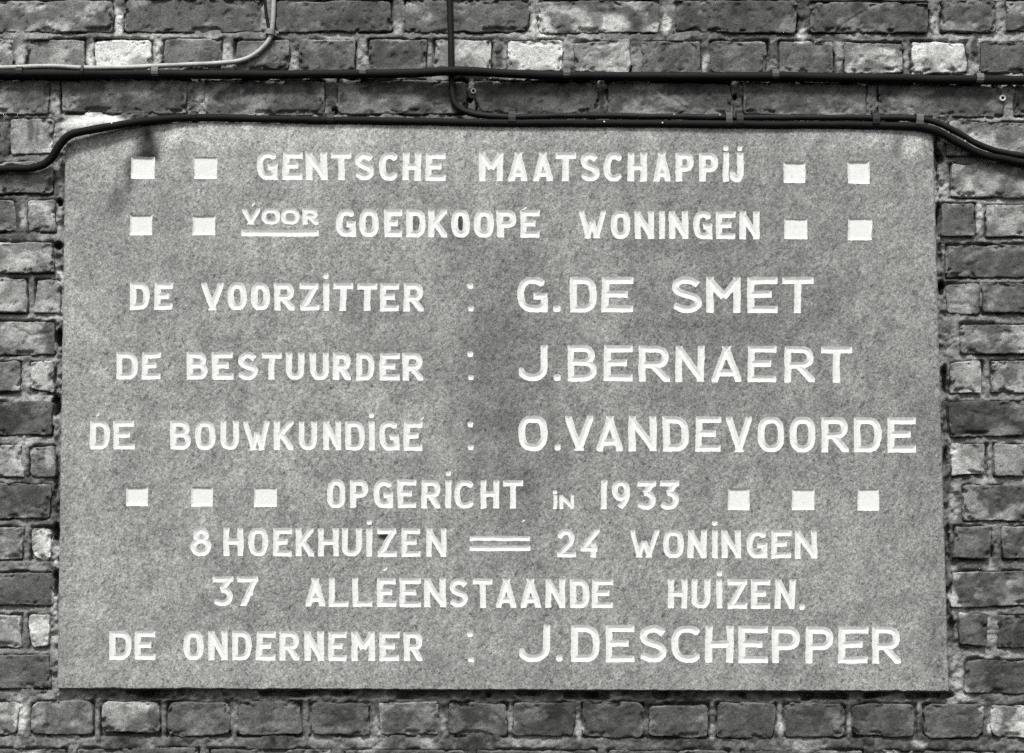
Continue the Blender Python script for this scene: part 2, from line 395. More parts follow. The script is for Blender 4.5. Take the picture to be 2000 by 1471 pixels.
def brick_geo(b, step, seed, detail=True):
    x0, y0, x1, y1, g, pg, sh = b
    w, h = x1 - x0, y1 - y0
    nx = max(4, int(w / step)); ny = max(3, int(h / step))
    r = np.random.default_rng(seed)
    # unevenly spaced: tight at the arrises
    def sp(n): 
        t = np.linspace(-1, 1, n + 1)
        return 0.5 + 0.5 * np.sign(t) * (1 - (1 - np.abs(t)) ** 1.35)
    u, v = np.meshgrid(sp(nx), sp(ny))
    # corners pulled about
    c = r.normal(0, 2.2, (4, 2))
    low = y0 > 1360 and y0 < 1450
    X = x0 + u * w; Y = y0 + v * h
    for k, (a, bb) in enumerate([((1 - u), (1 - v)), (u, (1 - v)), (u, v), ((1 - u), v)]):
        X = X + a * bb * c[k, 0]; Y = Y + a * bb * c[k, 1]
    # rounded corners
    cx, cy = (x0 + x1) / 2, (y0 + y1) / 2
    rad = r.uniform(6, 13) if low else r.uniform(2, 8)
    dx = np.minimum(u, 1 - u) * w; dy = np.minimum(v, 1 - v) * h
    k = np.clip(1 - dx / rad, 0, 1) * np.clip(1 - dy / rad, 0, 1)
    X = X - np.sign(X - cx) * k * rad * 0.33; Y = Y - np.sign(Y - cy) * k * rad * 0.33
    # ragged outline
    e = np.clip(1 - np.minimum(dx, dy) / 12.0, 0, 1)
    X = X + e * (3.0 * fbm(X, Y, 30, 5, seed % 97, .62)); Y = Y + e * (2.6 * fbm(X, Y, 30, 5, seed % 89 + 7, .62))
    de = np.minimum(dx, dy)
    rr = 1.8 + 1.6 * fbm(X, Y, 30, 2, 3)
    rr = np.maximum(rr, 1.2)
    q = np.clip(1 - de / rr, 0, 1)
    depth = 0.0018 * (1 - np.sqrt(np.maximum(0, 1 - q * q)))
    # broken arrises
    chip = sstep(0.22, 0.42, fbm(X, Y, 30, 5, 41, .6)) * sstep(0, .7, 1 - de / 13.0)
    pit = sstep(.5, .62, fbm(X, Y, 11, 3, 42))
    depth = depth + 0.0045 * chip + 0.0016 * pit
    depth = depth - 0.0011 * fbm(X, Y, 48, 4, 55) - 0.0004 * fbm(X, Y, 10, 2, 56)
    tilt = r.normal(0, 0.0014, 2)
    depth = depth + (u - .5) * tilt[0] + (v - .5) * tilt[1] + r.normal(0, 0.0012)
    # kiln bloom
    n = fbm(X * 0.7 + 0.5 * Y, Y - 0.15 * X, 46, 5, 70 + seed % 11, 0.6)
    a = sstep(0.36 - sh * 1.1, 0.80 - sh * 0.9, n)
    tone = 1.10 * (g * (1 - a) + (pg + 10) * a) + 12 * fbm(X, Y, 12, 3, 77) + 15 * fbm(X + .4 * Y, Y - .3 * X, 34, 4, 78 + seed % 5)
    dk = sstep(0.25, 0.8, fbm(X, Y, 40, 4, 83))
    tone = tone * (1 - 0.22 * dk)
    lime = sstep(0.05, 0.55, fbm(X, Y, 44, 4, 85)) * sstep(0, 1, 1 - de / (9 + 6 * fbm(X, Y, 20, 3, 86)))
    tone = tone * (1 - .75 * lime) + (122 + 30 * fbm(X, Y, 9, 3, 87)) * .75 * lime
    tone = apply_spots(X, Y, tone)
    if detail:
        for cr in CRACKS:
            cd = poly_dist(X + 2 * fbm(X, Y, 12, 3, 88), Y + 2 * fbm(X, Y, 12, 3, 89), cr)
            ca = np.exp(-(cd / 1.7) ** 2)
            depth = depth + 0.0022 * ca
    P = W(X.ravel(), Y.ravel(), depth.ravel())
    idx = np.arange(X.size).reshape(X.shape)
    F = np.stack([idx[1:, :-1], idx[1:, 1:], idx[:-1, 1:], idx[:-1, :-1]], -1).reshape(-1, 4).tolist()
    ring = np.concatenate([idx[0, :], idx[1:, -1], idx[-1, -2::-1], idx[-2:0:-1, 0]])
    base = len(P)
    Pb = P[ring].copy(); Pb[:, 1] = 0.045
    n_ = len(ring)
    for i in range(n_):
        j = (i + 1) % n_
        F.append([int(ring[i]), int(ring[j]), base + j, base + i])
    F.append([base + i for i in range(n_)][::-1])
    tn = alb(np.clip(np.concatenate([tone.ravel(), tone.ravel()[ring]]), 25, 235))
    return np.concatenate([P, Pb]), F, tn

for i, b in enumerate(B):
    P, F, tn = brick_geo(b, 2.5, 1000 + i * 37)
    mesh_obj('brick', P, F, M_BRICK, wall, tn)

# the wall goes on beyond the picture: plain courses, one piece
X0, X1, Y0, Y1 = -660, 2660, -440, 1900
occ = [(b[0], b[1], b[2], b[3]) for b in B]
courses = []
left_y = [(l[0], l[1]) for l in L]; right_y = [(l[0], l[1]) for l in Rr]
top_y = [(0, 62), (77, 138), (156, 221), (-76, -15)]
low_y = [(1371, 1435), (1462, 1528)]
Pv, Fv, Tv = [], [], []
nb = 0
def extra(x0, y0, x1, y1, s):
    global nb
    r = np.random.default_rng(s)
    P, F, tn = brick_geo((x0, y0, x1, y1, r.uniform(72, 112), r.uniform(115, 170), r.uniform(.15, .4)), 5.5, s, False)
    occ.append((x0, y0, x1, y1))
    off = sum(len(p) for p in Pv) if False else extra.off
    Pv.append(P); Tv.append(tn)
    Fv.extend([[v + off for v in f] for f in F])
    extra.off += len(P); nb += 1
extra.off = 0
def fill(y0, y1, a, b_, slope, stretch, s):
    x = a
    r = np.random.default_rng(s)
    while x < b_ - 40:
        w = (236 if stretch else 110) + r.normal(0, 4)
        extra(x, y0 + slope * x, min(x + w, b_), y1 + slope * x, int(r.integers(1 << 20)))
        x += w + 24 + r.normal(0, 2)
def band(y0, y1, slope, k):
    xs0 = [b[0] for b in B if abs((b[1] + b[3]) / 2 - ((y0 + y1) / 2 + slope * (b[0] + b[2]) / 2)) < 22]
    xs1 = [b[2] for b in B if abs((b[1] + b[3]) / 2 - ((y0 + y1) / 2 + slope * (b[0] + b[2]) / 2)) < 22]
    return xs0, xs1
k = 0
for (y0, y1) in top_y + low_y:
    xs0, xs1 = band(y0, y1, 0.002, k)
    fill(y0, y1, X0 + 37 * k, min(xs0) - 22, 0.0, k % 2, 300 + k)
    fill(y0 + 4, y1 + 4, max(xs1) + 22, X1, 0.0, k % 2, 400 + k); k += 1
for (y0, y1, l) in L:
    fill(y0, y1, X0 + (k % 2) * 60, min(t[0] for t in l) - 22, 0.0, k % 2, 500 + k); k += 1
for (y0, y1, l) in Rr:
    fill(y0, y1, max(t[1] for t in l) + 22, X1, 0.0, k % 2, 600 + k); k += 1
y = -154
while y > Y0:
    fill(y, y + 62, X0 + (k % 2) * 66, X1, 0.002, k % 2, 700 + k); y -= 78; k += 1
y = 1550
while y < Y1:
    fill(y, y + 64, X0 + (k % 2) * 66, X1, 0.002, k % 2, 800 + k); y += 80; k += 1
co = mesh_obj('brick_courses', np.concatenate(Pv), Fv, M_BRICK, wall, np.concatenate(Tv))
tag(co, kind='stuff')

# mortar: a real relief between the bricks, 3 px pitch in the picture, coarse beyond
def mortar_depth(X, Y, bricks):
    dist = np.full(X.shape, 60.0); dab = np.full(X.shape, 30.0); dbe = np.full(X.shape, 30.0)
    xs = X[0, :]; ys = Y[:, 0]
    for (x0, y0, x1, y1) in bricks:
        i0, i1 = np.searchsorted(xs, [x0 - 40, x1 + 40]); j0, j1 = np.searchsorted(ys, [y0 - 40, y1 + 40])
        if i1 <= i0 or j1 <= j0: continue
        xx, yy = X[j0:j1, i0:i1], Y[j0:j1, i0:i1]
        dx = np.maximum(x0 - xx, xx - x1); dy = np.maximum(y0 - yy, yy - y1)
        d = np.where((dx > 0) & (dy > 0), np.hypot(np.maximum(dx, 0), np.maximum(dy, 0)), np.maximum(dx, dy))
        s = (slice(j0, j1), slice(i0, i1))
        dist[s] = np.minimum(dist[s], d)
        inx = dx < 4
        dab[s] = np.where(inx & (yy > y1 - 1), np.minimum(dab[s], yy - y1), dab[s])
        dbe[s] = np.where(inx & (yy < y0 + 1), np.minimum(dbe[s], y0 - yy), dbe[s])
    t = np.clip(dab, 0, 30) / (np.clip(dab, 0, 30) + np.clip(dbe, 0, 30) + 1e-3)
    bed = (dab < 29) & (dbe < 29)
    n1 = fbm(X, Y, 60, 3, 11); n2 = fbm(X, Y, 14, 4, 12); n3 = fbm(X, Y, 5, 2, 13)
    dep = np.where(bed, 0.0062 - 0.0056 * t ** 0.6, 0.0022)
    dep = dep + 0.0034 * fbm(X, Y, 150, 3, 17) + 0.0016 * n1 + 0.0024 * n2 + 0.0016 * n3
    crack = np.exp(-(dist / 2.6) ** 2) * sstep(-0.1, 0.25, fbm(X, Y, 45, 4, 14))
    dep = np.maximum(dep, -0.0004 + 0.0008 * n2)
    dep = dep + 0.014 * crack
    dep = dep + np.clip(-dist, 0, 8) * 0.0022
    return dep, dist, n1, n2, n3

S = 3.0
gx = np.arange(-130, 2131, S); gy = np.arange(-85, 1546, S)
GX, GY = np.meshgrid(gx, gy)
dep, dist, n1, n2, n3 = mortar_depth(GX, GY, occ)
psd = plaque_sdf(GX, GY)
near = np.clip(1 - np.abs(psd) / 60.0, 0, 1) * (psd > -20)
dep = dep + near * (0.0050 * fbm(GX, GY, 11, 4, 15) + 0.0025 * fbm(GX, GY, 28, 2, 16) + 0.001)
for (vx, vy, rx, ry, dd) in VOIDS:
    i0, i1 = np.searchsorted(gx, [vx - 2.2 * rx - 6, vx + 2.2 * rx + 6]); j0, j1 = np.searchsorted(gy, [vy - 2.2 * ry - 6, vy + 2.2 * ry + 6])
    s = (slice(j0, j1), slice(i0, i1))
    q = np.sqrt(((GX[s] + 2.5 * n2[s] - vx) / rx) ** 2 + ((GY[s] + 2.5 * n1[s] - vy) / ry) ** 2)
    fillin = sstep(-0.25, 0.35, fbm(GX[s], GY[s], 38, 3, 19)) if vy > 1340 else 1.0
    dep[s] = dep[s] + dd * (1 - sstep(0.55, 1.2, q)) * fillin
# smear of lime over the upper left corner of the tablet
q = np.sqrt(((GX - 190) / 80) ** 2 + ((GY - 247) / 22) ** 2)
dep = dep * sstep(0.5, 1.1, q) - 0.004 * (1 - sstep(0.4, 1.0, q))
tone = 120 + 34 * fbm(GX, GY, 130, 3, 18) + 30 * n1 + 26 * n2 + 14 * n3
tone = np.where(GY > 1340, tone - 14, tone)
tone = apply_spots(GX, GY, tone)
P = W(GX.ravel(), GY.ravel(), dep.ravel())
idx = np.arange(GX.size).reshape(GX.shape)
keep = (psd > -12)
ck = keep[:-1, :-1] | keep[1:, :-1] | keep[:-1, 1:] | keep[1:, 1:]
Q = np.stack([idx[1:, :-1], idx[1:, 1:], idx[:-1, 1:], idx[:-1, :-1]], -1)[ck]
used = np.unique(Q); mp = np.full(GX.size, -1); mp[used] = np.arange(len(used))
mo = mesh_obj('mortar', P[used], mp[Q].tolist(), M_MORTAR, wall, alb(np.clip(tone.ravel()[used], 30, 238)))

# the mortar goes on outside, 6 px pitch, 4 strips butted to the fine one
def strip(x0, x1, y0, y1):
    sx = np.linspace(x0, x1, max(2, int((x1 - x0) / 6))); sy = np.linspace(y0, y1, max(2, int((y1 - y0) / 6)))
    a, b_ = np.meshgrid(sx, sy)
    d, ds_, m1, m2, m3 = mortar_depth(a, b_, occ)
    t_ = 120 + 34 * fbm(a, b_, 130, 3, 18) + 30 * m1 + 26 * m2 + 14 * m3
    ii = np.arange(a.size).reshape(a.shape)
    f = np.stack([ii[1:, :-1], ii[1:, 1:], ii[:-1, 1:], ii[:-1, :-1]], -1).reshape(-1, 4)
    return W(a.ravel(), b_.ravel(), d.ravel()), f, t_.ravel()
ps, fs, ts, of = [], [], [], 0
for a in [(X0, -130, Y0, Y1), (gx[-1], X1, Y0, Y1), (-130, gx[-1], Y0, -85), (-130, gx[-1], gy[-1], Y1)]:
    p, f, t_ = strip(*a)
    ps.append(p); fs += (f + of).tolist(); ts.append(t_); of += len(p)
mesh_obj('mortar', np.concatenate(ps), fs, M_MORTAR, wall, alb(np.clip(np.concatenate(ts), 40, 230)))

# ------------------------------------------------------------------ the stone tablet and its cut letters
plaque = empty('stone_plaque', W(985, 1348, 0.0))
tag(plaque, 'large grey stone tablet with white painted cut letters set in the brick wall', 'plaque')

def arc(cx, cy, rx, ry, a0, a1, n=14, p=2.0):
    out = []
    for i in range(n + 1):
        a = R_(a0 + (a1 - a0) * i / n)
        c, s = math.cos(a), math.sin(a)
        out.append((cx + rx * math.copysign(abs(c) ** (2 / p), c), cy + ry * math.copysign(abs(s) ** (2 / p), s)))
    return out
# glyphs: list of (points in 0..1 box of the stroke centre line, extend start, extend end)
def V_(*p): return (list(p), 1, 1)
GL = {
 'A': [V_((0, 0), (.5, 1)), V_((1, 0), (.5, 1)), ([(.14, .2), (.86, .2)], 0, 0)],
 'B': [V_((0, 0), (0, 1)), ([(0, 1), (.55, 1)] + arc(.55, .765, .38, .235, 90, -90, 8) + [(.5, .53), (0, .53)], 1, 0),
       ([(0, .53), (.55, .53)] + arc(.58, .265, .42, .265, 90, -90, 10) + [(.5, 0), (0, 0)], 0, 1)],
 'C': [(arc(.56, .5, .56, .5, 44, 316, 30, 2.5), 0, 0)],
 'D': [V_((0, 0), (0, 1)), ([(0, 1), (.42, 1)] + arc(.42, .5, .58, .5, 90, -90, 22, 2.7) + [(.42, 0), (0, 0)], 1, 1)],
 'E': [V_((0, 0), (0, 1)), V_((0, 1), (1, 1)), ([(0, .52), (.9, .52)], 1, 0), V_((0, 0), (1, 0))],
 'G': [(arc(.54, .5, .54, .5, 46, 318, 30, 2.5), 0, 0), ([(1, .44), (1, -.1)], 0, 1), ([(.55, .44), (1, .44)], 0, 1)],
 'H': [V_((0, 0), (0, 1)), V_((1, 0), (1, 1)), ([(0, .5), (1, .5)], 0, 0)],
 'I': [V_((.5, 0), (.5, 1))],
 'J': [([(1, 1), (1, .32)] + arc(.45, .32, .55, .32, 0, -175, 14), 1, 0)],
 'K': [V_((0, 0), (0, 1)), V_((0, .36), (.95, 1.02)), ([(.3, .56), (1, -.02)], 0, 1)],
 'L': [V_((0, 0), (0, 1)), V_((0, 0), (1, 0))],
 'M': [V_((0, 0), (0, 1)), V_((1, 0), (1, 1)), ([(0, 1), (.5, .42)], 1, 0), ([(1, 1), (.5, .42)], 1, 0)],
 'N': [V_((0, 0), (0, 1)), V_((1, 0), (1, 1)), V_((0, 1), (1, 0))],
 'O': [(arc(.5, .5, .5, .5, 0, 360, 40, 2.7), 0, 0)],
 'P': [V_((0, 0), (0, 1)), ([(0, 1), (.5, 1)] + arc(.55, .72, .45, .28, 90, -90, 12, 2.4) + [(.5, .44), (0, .44)], 1, 0)],
 'R': [V_((0, 0), (0, 1)), ([(0, 1), (.5, 1)] + arc(.52, .73, .43, .27, 90, -90, 12, 2.4) + [(.5, .46), (0, .46)], 1, 0), ([(.42, .46), (1, -.03)], 0, 1)],
 'S': [([(.99, .84)] + arc(.52, .76, .45, .24, 48, 235, 14) + [(.5, .5)] + arc(.5, .245, .5, .245, 42, -140, 16) + [(.02, .12)], 0, 0)],
 'T': [V_((.5, 0), (.5, 1)), V_((0, 1), (1, 1))],
 'U': [([(0, 1), (0, .36)] + arc(.5, .36, .5, .36, 180, 360, 18, 2.3) + [(1, .36), (1, 1)], 1, 1)],
 'V': [V_((0, 1), (.5, 0)), V_((1, 1), (.5, 0))],
 'W': [V_((0, 1), (.30, 0)), ([(.30, 0), (.5, .62)], 1, 0), ([(.5, .62), (.70, 0)], 0, 1), V_((.70, 0), (1, 1))],
 'Z': [V_((0, 1), (1, 1)), V_((1, 1), (0, 0)), V_((0, 0), (1, 0))],
 '1': [V_((.5, 0), (.5, 1))],
 '2': [(arc(.46, .7, .44, .3, 165, -35, 16) + [(.02, .0)], 0, 1), V_((0, 0), (1, 0))],
 '3': [V_((0, 1), (.95, 1)), ([(.95, 1), (.42, .58)], 1, 0), (arc(.42, .29, .56, .29, 92, -140, 18), 0, 0)],
 '4': [([(.92, 1.0), (.04, .26)], 1, 0), ([(0, .26), (1, .26)], 1, 0), ([(.74, .52), (.74, 0)], 0, 1)],
 '7': [V_((0, 1), (1, 1)), V_((1, 1), (.3, 0)), ([(.45, .45), (.88, .45)], 0, 0)],
 '8': [(arc(.5, .79, .34, .21, 0, 360, 24), 0, 0), (arc(.5, .28, .5, .29, 0, 360, 28), 0, 0)],
 '9': [(arc(.48, .68, .48, .32, 0, 360, 26), 0, 0), ([(.96, .68)] + [(.93, .5), (.82, .3), (.62, .12), (.36, -.02)], 0, 0)],
}

SQ = 'square'
items = []     # kind, x0, ytop, x1, ybot, stroke
def word(chars, xs, ytop, ybot, w, slope=0.004, xr=None):
    xr = xs[0][0] if xr is None else xr
    for c, (a, b_) in zip(chars, xs):
        dy = slope * ((a + b_) / 2 - xr)
        items.append((c, a, ytop + dy, b_, ybot + dy, w))
def dot(x0, y0, x1, y1): items.append(('dot', x0, y0, x1, y1, 0))

word('GENTSCHE', [(502, 542), (553, 590), (598, 639), (647, 686), (693, 730), (741, 777), (787, 822), (832, 870)], 297, 350.5, 11.5, .005)
word('MAATSCHAPPIJ', [(936, 982), (994, 1030), (1042, 1079), (1085, 1124), (1133, 1170), (1180, 1215), (1226, 1263), (1276, 1309), (1320, 1354), (1366, 1402), (1413, 1423), (1426, 1452)], 297.5, 353, 11.5, .003)
dot(1413, 285, 1423, 295); dot(1440, 285, 1450, 295)
word('VOOR', [(474, 507), (512, 546), (550, 584), (591, 621)], 407.5, 437.5, 8, .003)
word('GOEDKOOPE', [(657, 694), (702, 739), (751, 785), (794, 831), (837, 873), (882, 917), (926, 964), (971, 1008), (1017, 1054)], 409, 462, 11.5, .004)
word('WONINGEN', [(1131, 1182), (1194, 1231), (1240, 1277), (1288, 1298), (1307, 1344), (1355, 1391), (1399, 1436), (1445, 1483)], 412, 465, 11, .005)
word('DE', [(254, 292), (302, 337)], 552, 604, 11, .004)
word('VOORZITTER', [(394, 436), (445, 481), (491, 526), (536, 575), (586, 622), (632, 642), (651, 689), (698, 736), (743, 779), (789, 827)], 552, 605, 11, .005)
dot(632, 534, 642, 545)
word('GDE', [(1011, 1069), (1114, 1165), (1176, 1236)], 541, 609, 12.5, .003)
dot(1081, 596, 1095, 609)
word('SMET', [(1310, 1370), (1380, 1446), (1460, 1518), (1528, 1588)], 541, 610, 12.5, .003)
word('DE', [(228, 269), (278, 313)], 688, 740, 11, .004)
word('BESTUURDER', [(365, 405), (415, 455), (463, 503), (511, 550), (559, 594), (606, 642), (651, 685), (696, 731), (742, 780), (787, 826)], 688, 740.5, 11, .004)
word('JBERNAERT', [(1014, 1069), (1109, 1165), (1180, 1235), (1248, 1308), (1320, 1375), (1391, 1447), (1461, 1516), (1533, 1591), (1604, 1663)], 674, 743.5, 12, .005)
dot(1082, 731, 1095, 744)
word('DE', [(176, 214), (222, 262)], 822, 877, 10.5, .004)
word('BOUWKUNDIGE', [(333, 372), (381, 420), (431, 466), (477, 526), (535, 573), (584, 619), (632, 666), (675, 712), (721, 731), (741, 779), (789, 825)], 822, 877.5, 10.5, .004)
dot(721, 806, 731, 816)
word('OVANDEVOORDE', [(1013, 1069), (1104, 1158), (1166, 1216), (1228, 1282), (1295, 1344), (1359, 1407), (1419, 1468), (1480, 1531), (1543, 1592), (1605, 1657), (1668, 1721), (1734, 1788)], 812, 879.5, 12, .005)
dot(1083, 867, 1095, 880)
word('OPGERICHT', [(639, 674), (684, 718), (730, 767), (777, 812), (823, 860), (871, 881), (888, 926), (939, 974), (983, 1021)], 937, 991, 10.2, .005)
dot(871, 920, 881, 930)
word('IN', [(1079, 1089), (1093, 1121)], 967, 993.5, 6, .003)
dot(1080, 957, 1088, 964)
word('1933', [(1174, 1185), (1196, 1232), (1245, 1281), (1289, 1326)], 938.5, 994.5, 10.2, .004)
word('8HOEKHUIZEN', [(373, 412), (437, 475), (486, 523), (534, 569), (578, 612), (622, 661), (668, 706), (716, 726), (738, 774), (785, 820), (833, 871)], 1031, 1085, 10, .004)
dot(716, 1015, 726, 1025)
word('24', [(1088, 1124), (1134, 1171)], 1034, 1087.5, 9.5, .004)
word('WONINGEN', [(1231, 1286), (1295, 1335), (1344, 1380), (1391, 1401), (1410, 1447), (1459, 1498), (1507, 1545), (1553, 1595)], 1035, 1088.5, 10.2, .005)
dot(1391, 1017, 1401, 1027)
word('37', [(417, 455), (464, 503)], 1126, 1183, 10.5, .004)
word('ALLEENSTAANDE', [(597, 634), (643, 680), (689, 726), (737, 773), (781, 821), (829, 870), (877, 914), (924, 962), (970, 1008), (1017, 1055), (1066, 1103), (1114, 1150), (1157, 1197)], 1129, 1184, 10.5, .005)
word('HUIZEN', [(1305, 1342), (1351, 1387), (1400, 1410), (1422, 1459), (1467, 1504), (1514, 1553)], 1131, 1187.5, 10.5, .005)
dot(1400, 1116, 1410, 1126); dot(1561, 1180, 1572, 1191)
word('DE', [(214, 256), (264, 303)], 1233, 1288, 10.8, .004)
word('ONDERNEMER', [(359, 397), (407, 444), (454, 491), (501, 538), (547, 585), (595, 632), (642, 676), (687, 732), (742, 779), (789, 825)], 1232.5, 1288.5, 10.8, .005)
word('JDESCHEPPER', [(1016, 1073), (1116, 1171), (1184, 1238), (1247, 1302), (1312, 1369), (1378, 1432), (1443, 1499), (1508, 1562), (1574, 1627), (1638, 1695), (1704, 1759)], 1220.5, 1291.5, 12.2, .006)
dot(1086, 1279, 1098, 1292)
for (ya, yb) in [((554, 564), (598, 608)), ((687, 697), (732, 742)), ((824, 834), (869, 879)), ((1234, 1244), (1283, 1293))]:
    dot(913, ya[0], 924, ya[1]); dot(914, yb[0], 925, yb[1])
for (x0, y0, x1, y1) in [(256, 306, 302, 349), (379, 307, 424, 349), (254, 419, 297, 459), (376, 421, 421, 459),
                         (1531, 316, 1573, 357), (1656, 315, 1698, 358), (1532, 427, 1577, 467), (1657, 426, 1703, 469),
                         (247, 951, 289, 988), (373, 951, 416, 989), (496, 953, 541, 990), (1422, 954, 1464, 996), (1547, 955, 1590, 996), (1675, 955, 1717, 997)]:
    items.append((SQ, x0, y0, x1, y1, 0))
items.append(('bar', 472, 449, 622, 461, 0))
items.append(('bar', 918, 1047.5, 1035, 1056, 0))
items.append(('bar', 918, 1066.5, 1035, 1075.5, 0))
# flecks of paint that ran past the letters
for (x0, y0, x1, y1) in [(1019, 402, 1029, 412), (748, 1108, 757, 1116), (821, 812, 828, 821), (188, 806, 196, 814), (491, 396, 499, 403), (1018, 1014, 1026, 1021)]:
    items.append(('fleck', x0, y0, x1, y1, 0))

def seg_sdf(px, py, pts, hw, e0, e1, flare=0.0):
    """stroke along a poly-line, flat ends; width swells slightly to the ends like a chisel cut"""
    pts = np.array(pts, float)
    closed = np.hypot(*(pts[0] - pts[-1])) < 1e-3
    d0 = pts[0] - pts[1]; d0 /= np.hypot(*d0); d1 = pts[-1] - pts[-2]; d1 /= np.hypot(*d1)
    if e0: pts[0] = pts[0] + d0 * hw * 3.0
    if e1: pts[-1] = pts[-1] + d1 * hw * 3.0
    best = np.full(px.shape, 1e9)
    n = len(pts) - 1
    for k in range(n):
        a, b_ = pts[k], pts[k + 1]
        ab = b_ - a; l2 = ab @ ab
        if l2 < 1e-9: continue
        t = ((px - a[0]) * ab[0] + (py - a[1]) * ab[1]) / l2
        tc = np.clip(t, 0, 1)
        d = np.hypot(px - a[0] - tc * ab[0], py - a[1] - tc * ab[1]) - hw - flare
        if k == 0 and not closed: d = np.maximum(d, (px - pts[0][0]) * d0[0] + (py - pts[0][1]) * d0[1])
        if k == n - 1 and not closed: d = np.maximum(d, (px - pts[-1][0]) * d1[0] + (py - pts[-1][1]) * d1[1])
        best = np.minimum(best, d)
    return best

def face_y(x, y):
    return PROUD + 0.0005 * fbm(x, y, 240, 2, 201) + 0.00012 * fbm(x, y, 40, 2, 202)

G = 1.4
cdt_v, cdt_e = [], []
glyph_jobs = []
for n_i, (kind, x0, y0, x1, y1, w) in enumerate(items):
    r = np.random.default_rng(5000 + n_i)
    pad = 4
    ax = np.arange(x0 - pad, x1 + pad + G, G); ay = np.arange(y0 - pad, y1 + pad + G, G)
    PX, PY = np.meshgrid(ax, ay)
    # hand cut: a hair of lean and unevenness
    cx, cy = (x0 + x1) / 2, (y0 + y1) / 2
    lean = r.normal(0, 0.012)
    qx = PX + lean * (PY - cy) + 0.8 * fbm(PX, PY, 24, 2, 300 + n_i % 17); qy = PY + 0.7 * fbm(PX, PY, 24, 2, 330 + n_i % 13)
    box = np.maximum(np.maximum(x0 - qx, qx - x1), np.maximum(y0 - qy, qy - y1))
    if kind in (SQ, 'bar', 'dot', 'fleck'):
        s = box
        if kind == 'fleck':
            s = np.maximum(np.abs((qx - cx) * 0.6 + (qy - cy) * 0.8) - 1.6, np.hypot(qx - cx, qy - cy) - (x1 - x0) / 2)
        if kind == 'dot':
            s = np.maximum(box, (np.abs(qx - cx) + np.abs(qy - cy)) * 0.7071 - (x1 - x0) * 0.55)
    else:
        hw = w / 2 * r.uniform(.95, 1.05) * (.8 if kind == 'W' else 1)
        s = np.full(PX.shape, 1e9)
        for (pts, e0, e1) in GL[kind]:
            pp = [(x0 + hw + u * (x1 - x0 - 2 * hw), y1 - hw - v * (y1 - y0 - 2 * hw)) for (u, v) in pts]
            s = np.minimum(s, seg_sdf(qx, qy, pp, hw, e0, e1, 0.5 * np.abs((qy - cy) / (y1 - y0) * 2) ** 4))
        s = np.maximum(s, box)
    s = s + 0.45 * fbm(PX, PY, 5, 2, 400) - (0.6 if kind not in (SQ, 'fleck', 'dot') else 0.1)
    # keep a clear border
    s[0, :] = s[-1, :] = np.maximum(1, s[0, :].max()); s[:, 0] = s[:, -1] = 1
    s = np.where(np.abs(s) < 0.05, np.where(s < 0, -0.05, 0.05), s)
    ny, nx = s.shape
    sel = np.zeros(s.shape, bool); sel[3::4, 3::4] = True
    sel &= (s > 2.2) & (PX > x0 - 3) & (PX < x1 + 3) & (PY > y0 - 3) & (PY < y1 + 3)
    if kind == 'Z' and x0 == 738:
        sel[:] = False; sel[1::2, 1::2] = True
        sel &= (s > 1.3) & (PX > x0 - 3) & (PX < x1 + 3) & (PY > y0 - 3) & (PY < y1 + 3)
    cdt_v += list(zip(PX[sel].tolist(), PY[sel].tolist()))
    ins = s < 0
    vid = {}
    vx, vy, vd = [], [], []
    if kind == SQ:      dpx = np.minimum(-s * 0.7, 2.4 + 0.8 * r.uniform(-1, 1))
    elif kind == 'bar': dpx = -s * 0.31
    elif kind == 'fleck': dpx = np.minimum(-s * 0.15, 0.4)
    else:               dpx = -s * 0.31
    def gv(j, i):
        key = (j, i)
        if key not in vid:
            vid[key] = len(vx); vx.append(ax[i]); vy.append(ay[j]); vd.append(max(dpx[j, i], 0))
        return vid[key]
    def ev(j, i, j2, i2):
        if (j2, i2) < (j, i): j, i, j2, i2 = j2, i2, j, i
        key = (j, i, j2, i2)
        if key not in vid:
            t = s[j, i] / (s[j, i] - s[j2, i2]); t = min(max(t, .03), .97)
            vid[key] = len(vx); vx.append(ax[i] + (ax[i2] - ax[i]) * t); vy.append(ay[j] + (ay[j2] - ay[j]) * t); vd.append(0.0)
        return vid[key]
    faces, bnd = [], []
    cells = ins[:-1, :-1].astype(int) + ins[1:, :-1] + ins[:-1, 1:] + ins[1:, 1:]
    for j, i in zip(*np.nonzero(cells)):
        c = [(j, i), (j + 1, i), (j + 1, i + 1), (j, i + 1)]
        if cells[j, i] == 4:
            faces.append([gv(*q) for q in c]); continue
        poly = []; flag = []
        for k2 in range(4):
            a, b_ = c[k2], c[(k2 + 1) % 4]
            if ins[a]: poly.append(gv(*a)); flag.append(0)
            if ins[a] != ins[b_]:
                poly.append(ev(*a, *b_)); flag.append(2 if ins[a] else 1)   # 2 leaves, 1 enters
        faces.append(poly)
        m_ = len(poly)
        for k2 in range(m_):
            if flag[k2] == 2 and flag[(k2 + 1) % m_] == 1:
                bnd.append((poly[k2], poly[(k2 + 1) % m_]))
    vx = np.array(vx); vy = np.array(vy); vd = np.array(vd)
    glyph_jobs.append((kind, vx, vy, vd, faces))
    loc = {}
    for (a, b_) in bnd:
        for q in (a, b_):
            if q not in loc:
                loc[q] = len(cdt_v); cdt_v.append((vx[q], vy[q]))
        cdt_e.append((loc[a], loc[b_]))

